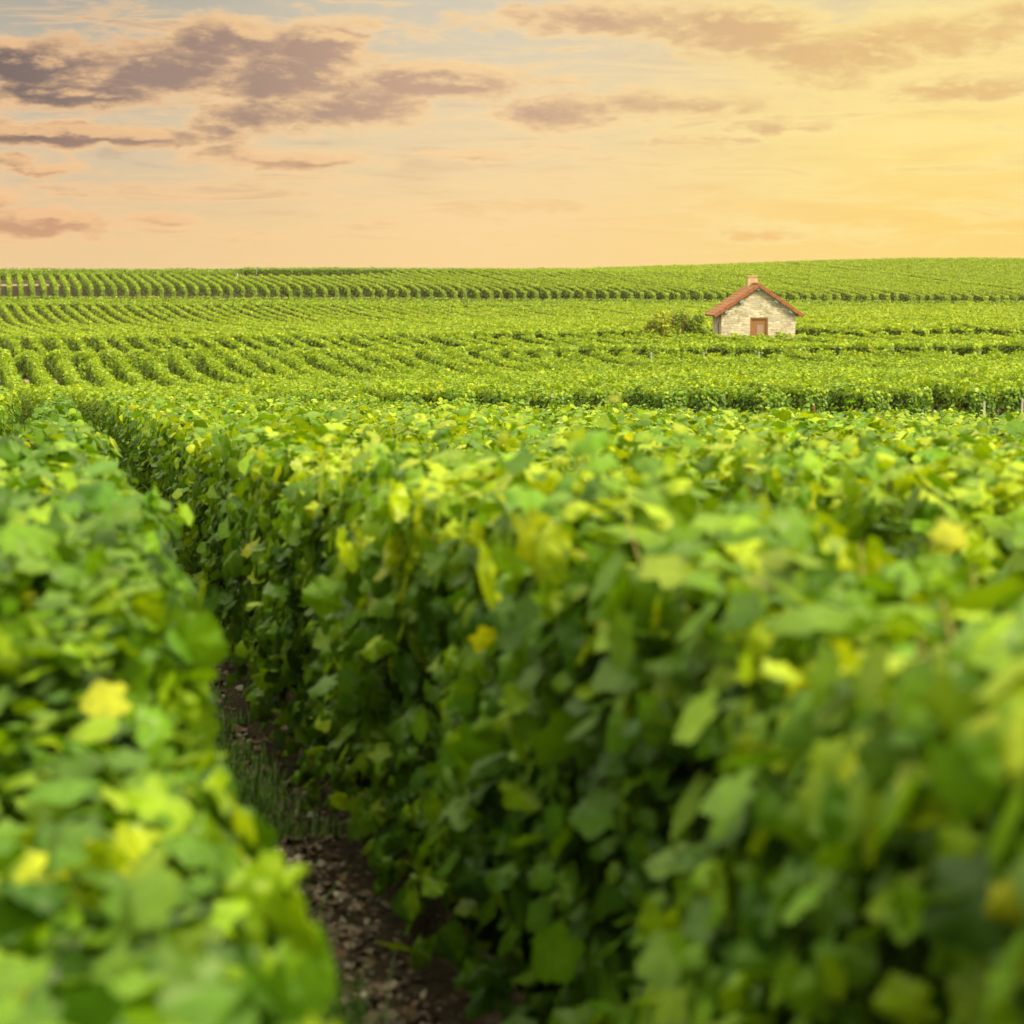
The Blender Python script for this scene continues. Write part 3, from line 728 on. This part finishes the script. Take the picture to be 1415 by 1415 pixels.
# roof: two slopes of overlapping curved tiles, on a thin deck
OH, FO = .42, .22           # eave overhang, gable overhang
ls = (W+OH)/math.cos(SL); zr = RH+.10
def slope_obj(sgn):
    deck = bmesh.new(); tiles = bmesh.new()
    def P(s, y, n):   # s down the slope from the ridge, n above it
        return (sgn*(s*math.cos(SL)+n*math.sin(SL)), y, zr - s*math.sin(SL) + n*math.cos(SL))
    vs = [deck.verts.new(P(s, y, n)) for n in (-.09,-.01) for s, y in ((.0,-FO+.02),(ls-.03,-FO+.02),(ls-.03,D+FO),(0,D+FO))]
    for f in ((0,3,2,1),(4,5,6,7),(0,1,5,4),(1,2,6,5),(2,3,7,6),(3,0,4,7)): deck.faces.new([vs[i] for i in f])
    nc = 12; cw = ls/nc; nrw = 24; rw = (D+2*FO)/nrw
    for c_ in range(nc):
        for j in range(nrw):
            y0 = -FO + j*rw; n0 = .004+random.uniform(0,.006); seg = 4; ring = []
            for e, (s_, lift) in enumerate(((c_*cw-.02, 0.0), ((c_+1)*cw+.02, .028))):
                row = []
                for q in range(seg+1):
                    a_ = q/seg; row.append(tiles.verts.new(P(s_, y0+a_*rw, n0+lift+.035*math.sin(math.pi*a_))))
                ring.append(row)
            for q in range(seg): tiles.faces.new([ring[0][q], ring[0][q+1], ring[1][q+1], ring[1][q]])
            low = [tiles.verts.new((v.co.x - sgn*.022*math.sin(SL), v.co.y, v.co.z-.022*math.cos(SL))) for v in ring[1]]
            for q in range(seg): tiles.faces.new([ring[1][q], ring[1][q+1], low[q+1], low[q]])
    r_ = bm_obj('roof', deck, M_verge, hut); t_ = bm_obj('tiles', tiles, M_tile, r_)
    nv = 8; vl = (ls+.02)/nv
    for (ya, yb) in ((-FO-.05, -FO+.10), (D+FO-.1, D+FO+.05)):
        vg = bmesh.new()
        for i in range(nv):
            a, b = i*vl+.006, (i+1)*vl-.006; lift = .015*(i%2)
            q = [vg.verts.new(P(s, y, n+lift)) for n in (-.13,.07) for s, y in ((a,ya),(b,ya),(b,yb),(a,yb))]
            for f in ((0,3,2,1),(4,5,6,7),(0,1,5,4),(1,2,6,5),(2,3,7,6),(3,0,4,7)): vg.faces.new([q[k] for k in f])
        bm_obj('verge', vg, M_verge, r_, .01)
slope_obj(-1); slope_obj(1)
# ridge caps
lst = []
for i in range(12):
    y = -FO + i*(D+2*FO)/12
    lst.append(([(0,y,zr+.02),(0,y+(D+2*FO)/12+.03,zr+.035)], [.11,.095]))
o = tubes('ridge_tiles', lst, M_tile, hut, 10)
# purlin ends, blue grey
for (x, dz) in ((0,-.16),(-.98,-.16),(.98,-.16),(-1.80,-.16),(1.80,-.16)):
    bm = bmesh.new(); zc = RH - abs(x)*k_ + dz
    box(bm, -.12, .12, -FO+.03, .12, -.09, .09)
    o = bm_obj('purlin_end', bm, M_blue, hut, .03); o.location = (x, 0, zc); o.rotation_euler = (0, (SL if x > 0 else (-SL if x < 0 else 0)), 0)
# chimney
bm = bmesh.new(); cx, cy = -.02, 2.9
for i in range(9):
    z0 = RH-.5+i*.115; e = random.uniform(0,.015); box(bm, cx-.26-e, cx+.26+e, cy-.26-e, cy+.26+e, z0, z0+.112)
ch = bm_obj('chimney', bm, M_brick, hut, .012)
bm = bmesh.new(); box(bm, cx-.31, cx+.31, cy-.31, cy+.31, RH-.5+9*.115, RH-.5+9*.115+.07); bm_obj('chimney_cap', bm, M_brick, ch, .015)

# ------------------------------------------------------------------ shrubs beside the hut
M_shrub = leaf_material('shrub_leaf', .25, .5)
def shrub(x, y, rx, rz, ncl, nleaf, pal, label, seed, bare=False):
    r = np.random.default_rng(seed); gz = float(ground_z(x, y))
    root = bpy.data.objects.new('shrub', None); C.objects.link(root); root.location = (x, y, gz)
    root['label'] = label; root['category'] = 'shrub'; root['group'] = 'shrubs left of the hut'
    lst = []; P = []; N = []
    for i in range(ncl):
        a = r.uniform(0, 6.28); el_ = r.uniform(.15, 1.5); q = r.uniform(.55, 1.0)
        c = np.array([math.cos(a)*math.cos(el_)*rx*q, math.sin(a)*math.cos(el_)*rx*q, .35+math.sin(el_)*rz*q])
        lst.append(([(r.normal(0,.05), r.normal(0,.05), -.1), tuple(c*[.4,.4,.55]), tuple(c), tuple(c*1.12)], [.035,.022,.010,.004]))
        k = int(nleaf*2.4/ncl); rad = r.uniform(.28,.52)
        d = r.normal(0,1,(k,3)); d /= np.linalg.norm(d,axis=1,keepdims=True)
        P.append(c + d*rad*r.uniform(.3,1,(k,1))); N.append(d*.55+[0,0,1.0])
    P = np.concatenate(P); N = np.concatenate(N) + r.normal(0,.4,(len(P),3)); n = len(P)
    P[:,2] = np.maximum(P[:,2], .08)
    cols = np.array(pal)[r.integers(0,len(pal),n)]*r.uniform(.7,1.3,(n,1))
    V, F, CC = leaf_mesh_arrays(P, N, r.normal(0,1,(n,3))+[0,0,-.5], np.clip(r.normal(.12,.03,n),.06,.22), cols, 3)
    new_mesh('crown', V, F, M_shrub, root, CC)
    if bare:
        for i in range(9):
            a = r.uniform(0,6.28); b = np.array([math.cos(a)*.45, math.sin(a)*.45-.2, rz*r.uniform(.85,1.15)+.3])
            lst.append(([(0,-.25,.1), tuple(b*[.6,.8,.6]), tuple(b)], [.014,.008,.003]))
    tubes('branches', lst, M_bark if not bare else simple('reddish_twig', (.16,.08,.06), (.28,.17,.13), 20, .9), root, 5)
shrub(8.1, 118.6, 1.2, 2.0, 26, 2600, [(.36,.42,.02),(.50,.54,.03),(.26,.34,.02)], 'low yellowish green shrub, leftmost beside the stone hut', 21)
shrub(9.25, 118.9, .95, 2.2, 22, 2200, [(.14,.24,.015),(.27,.36,.02),(.30,.34,.03)], 'tallest shrub near the hut with bare reddish twigs in its middle', 22, True)
shrub(10.3, 119.0, .85, 1.9, 26, 3000, [(.10,.19,.012),(.22,.33,.015),(.34,.44,.02)], 'rounded dark green shrub against the left wall of the hut', 23)

# ------------------------------------------------------------------ small things on the far hillside
def single_post(name, x, y, h, r_, mat, label, cat):
    v, f = tube_arrays([(0,0,-.2),(0,0,h*.5),(0,0,h),(0,0,h+.03)], [r_,r_*.95,r_*.9,r_*.4], 8)
    o = new_mesh(name, np.array(v), f, mat, smooth=True); o.location = (x, y, float(ground_z(x,y))); o['label'] = label; o['category'] = cat
single_post('marker_post', -30.6, 239.2, 1.2, .07, M_metal, 'short grey marker post at the end of the left skyline rows', 'post')
single_post('pole', -29.0, 243.6, 2.35, .035, M_metal, 'thin pole rising above the dark skyline row', 'pole')
M_bluep = simple('blue_plastic', (.02,.12,.45), (.04,.18,.55), 6, .5)
def crate(x, y, label):
    bm = bmesh.new(); w, d, h, t_ = .32, .22, .34, .02
    box(bm, -w, w, -d, d, 0, t_)
    box(bm, -w, -w+t_, -d, d, t_, h); box(bm, w-t_, w, -d, d, t_, h); box(bm, -w+t_, w-t_, -d, -d+t_, t_, h); box(bm, -w+t_, w-t_, d-t_, d, t_, h)
    o = bm_obj('crate', bm, M_bluep); o.location = (x, y, float(ground_z(x,y))+.02); o['label'] = label; o['category'] = 'crate'; o['group'] = 'blue crates by the skyline vines'
crate(-23.4, 237.6, 'blue plastic crate under the skyline vines, leftmost')
crate(-22.0, 237.9, 'blue plastic crate under the skyline vines, right of the leftmost one')
crate(-11.2, 237.6, 'blue plastic crate under the skyline vines, farthest right')

# ------------------------------------------------------------------ ground cover between the two foreground rows
def xc(y): return X00 + SP*.5 - TILT*y
M_blade, t, p = newmat('grass_blade')
a = t.node('ShaderNodeAttribute'); a.attribute_name = 'tint'; t.put(p.inputs['Base Color'], a.outputs['Color']); p.inputs['Roughness'].default_value = .55
def blades(n, ylo, yhi, off, spread, hmin, hmax, seed):
    r = np.random.default_rng(seed); y = ylo + (yhi-ylo)*r.random(n)**1.6
    tuft = r.integers(0, max(1,n//14), n); rt = np.random.default_rng(seed+1)
    ty = ylo+(yhi-ylo)*rt.random(n//14+1)**1.5; tx = rt.normal(0, spread, n//14+1)
    y = ty[tuft] + r.normal(0,.04,n); x = xc(y) + off + tx[tuft] + r.normal(0,.04,n)
    z = ground_z(x,y); h = r.uniform(hmin,hmax,n); a = r.uniform(0,6.28,n); w_ = r.uniform(.0025,.005,n)
    dx = np.cos(a); dy = np.sin(a); ln = h*r.uniform(.2,.7,n)
    b = np.stack([x,y,z-.01],1); sx = np.stack([-dy*w_, dx*w_, 0*w_],1)
    m_ = b + np.stack([dx*ln*.35, dy*ln*.35, h*.6],1); tp = b + np.stack([dx*ln, dy*ln, h],1)
    V = np.stack([b-sx, b+sx, m_-sx*.7, m_+sx*.7, tp],1).reshape(-1,3)
    F0 = np.array([(0,1,3),(0,3,2),(2,3,4)]); F = (F0[None]+(np.arange(n)*5)[:,None,None]).reshape(-1,3)
    c = np.array([(.09,.21,.02),(.14,.28,.03),(.22,.34,.06),(.07,.16,.02)])[r.integers(0,4,n)]
    CC = np.ones((n,5,4)); CC[:,:,:3] = c[:,None]
    return V, F, CC.reshape(-1,4)
parts = [blades(15000, 3.5, 8, .04, .07, .08, .28, 31), blades(7000, 8, 15, .30, .12, .04, .12, 33), blades(2500, 20, 43, 0, .2, .05, .15, 35)]
V = []; F = []; CC = []; off = 0
for v, f, c in parts: V.append(v); F.append(f+off); CC.append(c); off += len(v)
o = new_mesh('grass', np.concatenate(V), np.concatenate(F), M_blade, None, np.concatenate(CC)); o['kind'] = 'stuff'
o['label'] = 'short green grass tufts along the soil strip'; o['category'] = 'grass'
# litter: wood chips, dry leaves, little stones
r = np.random.default_rng(77); n = 60000
y = 3.5 + 22*r.random(n)**1.5; x = xc(y) + r.normal(.08,.22,n); z = ground_z(x,y) + r.uniform(.003,.02,n)
nr = np.stack([r.normal(0,.5,n), r.normal(0,.5,n), np.ones(n)],1)
cols = np.array([(.19,.115,.075),(.30,.22,.165),(.12,.075,.05),(.07,.045,.03),(.44,.37,.31),(.24,.10,.05)])[r.choice(6,n,p=[.28,.16,.24,.2,.07,.05])]*r.uniform(.7,1.2,(n,1))
V, F, CC = leaf_mesh_arrays(np.stack([x,y,z],1), nr, np.stack([r.normal(0,1,n), r.normal(0,1,n), 0*x],1), np.clip(r.lognormal(-3.85,.6,n),.006,.08), cols, 2)
o = new_mesh('leaf_litter', V, F, M_blade, None, CC); o['kind'] = 'stuff'; o['label'] = 'brown litter of chips and dry leaves on the soil strip'; o['category'] = 'litter'

# ------------------------------------------------------------------ air
bm = bmesh.new(); box(bm, -905, 905, -405, 1005, -13, 9.5)
mh = bpy.data.materials.new('haze'); mh.use_nodes = True; th_ = NT(mh.node_tree); th_.n.clear()
oh = th_.node('ShaderNodeOutputMaterial'); pv = th_.node('ShaderNodeVolumePrincipled'); th_.l.new(pv.outputs[0], oh.inputs['Volume'])
pv.inputs['Color'].default_value = (1.0, .88, .62, 1); pv.inputs['Density'].default_value = 0.0003; pv.inputs['Anisotropy'].default_value = .5
hz_ = bm_obj('haze', bm, mh); hz_['kind'] = 'stuff'; hz_['label'] = 'thin warm evening air over the vineyard'; hz_['category'] = 'haze'
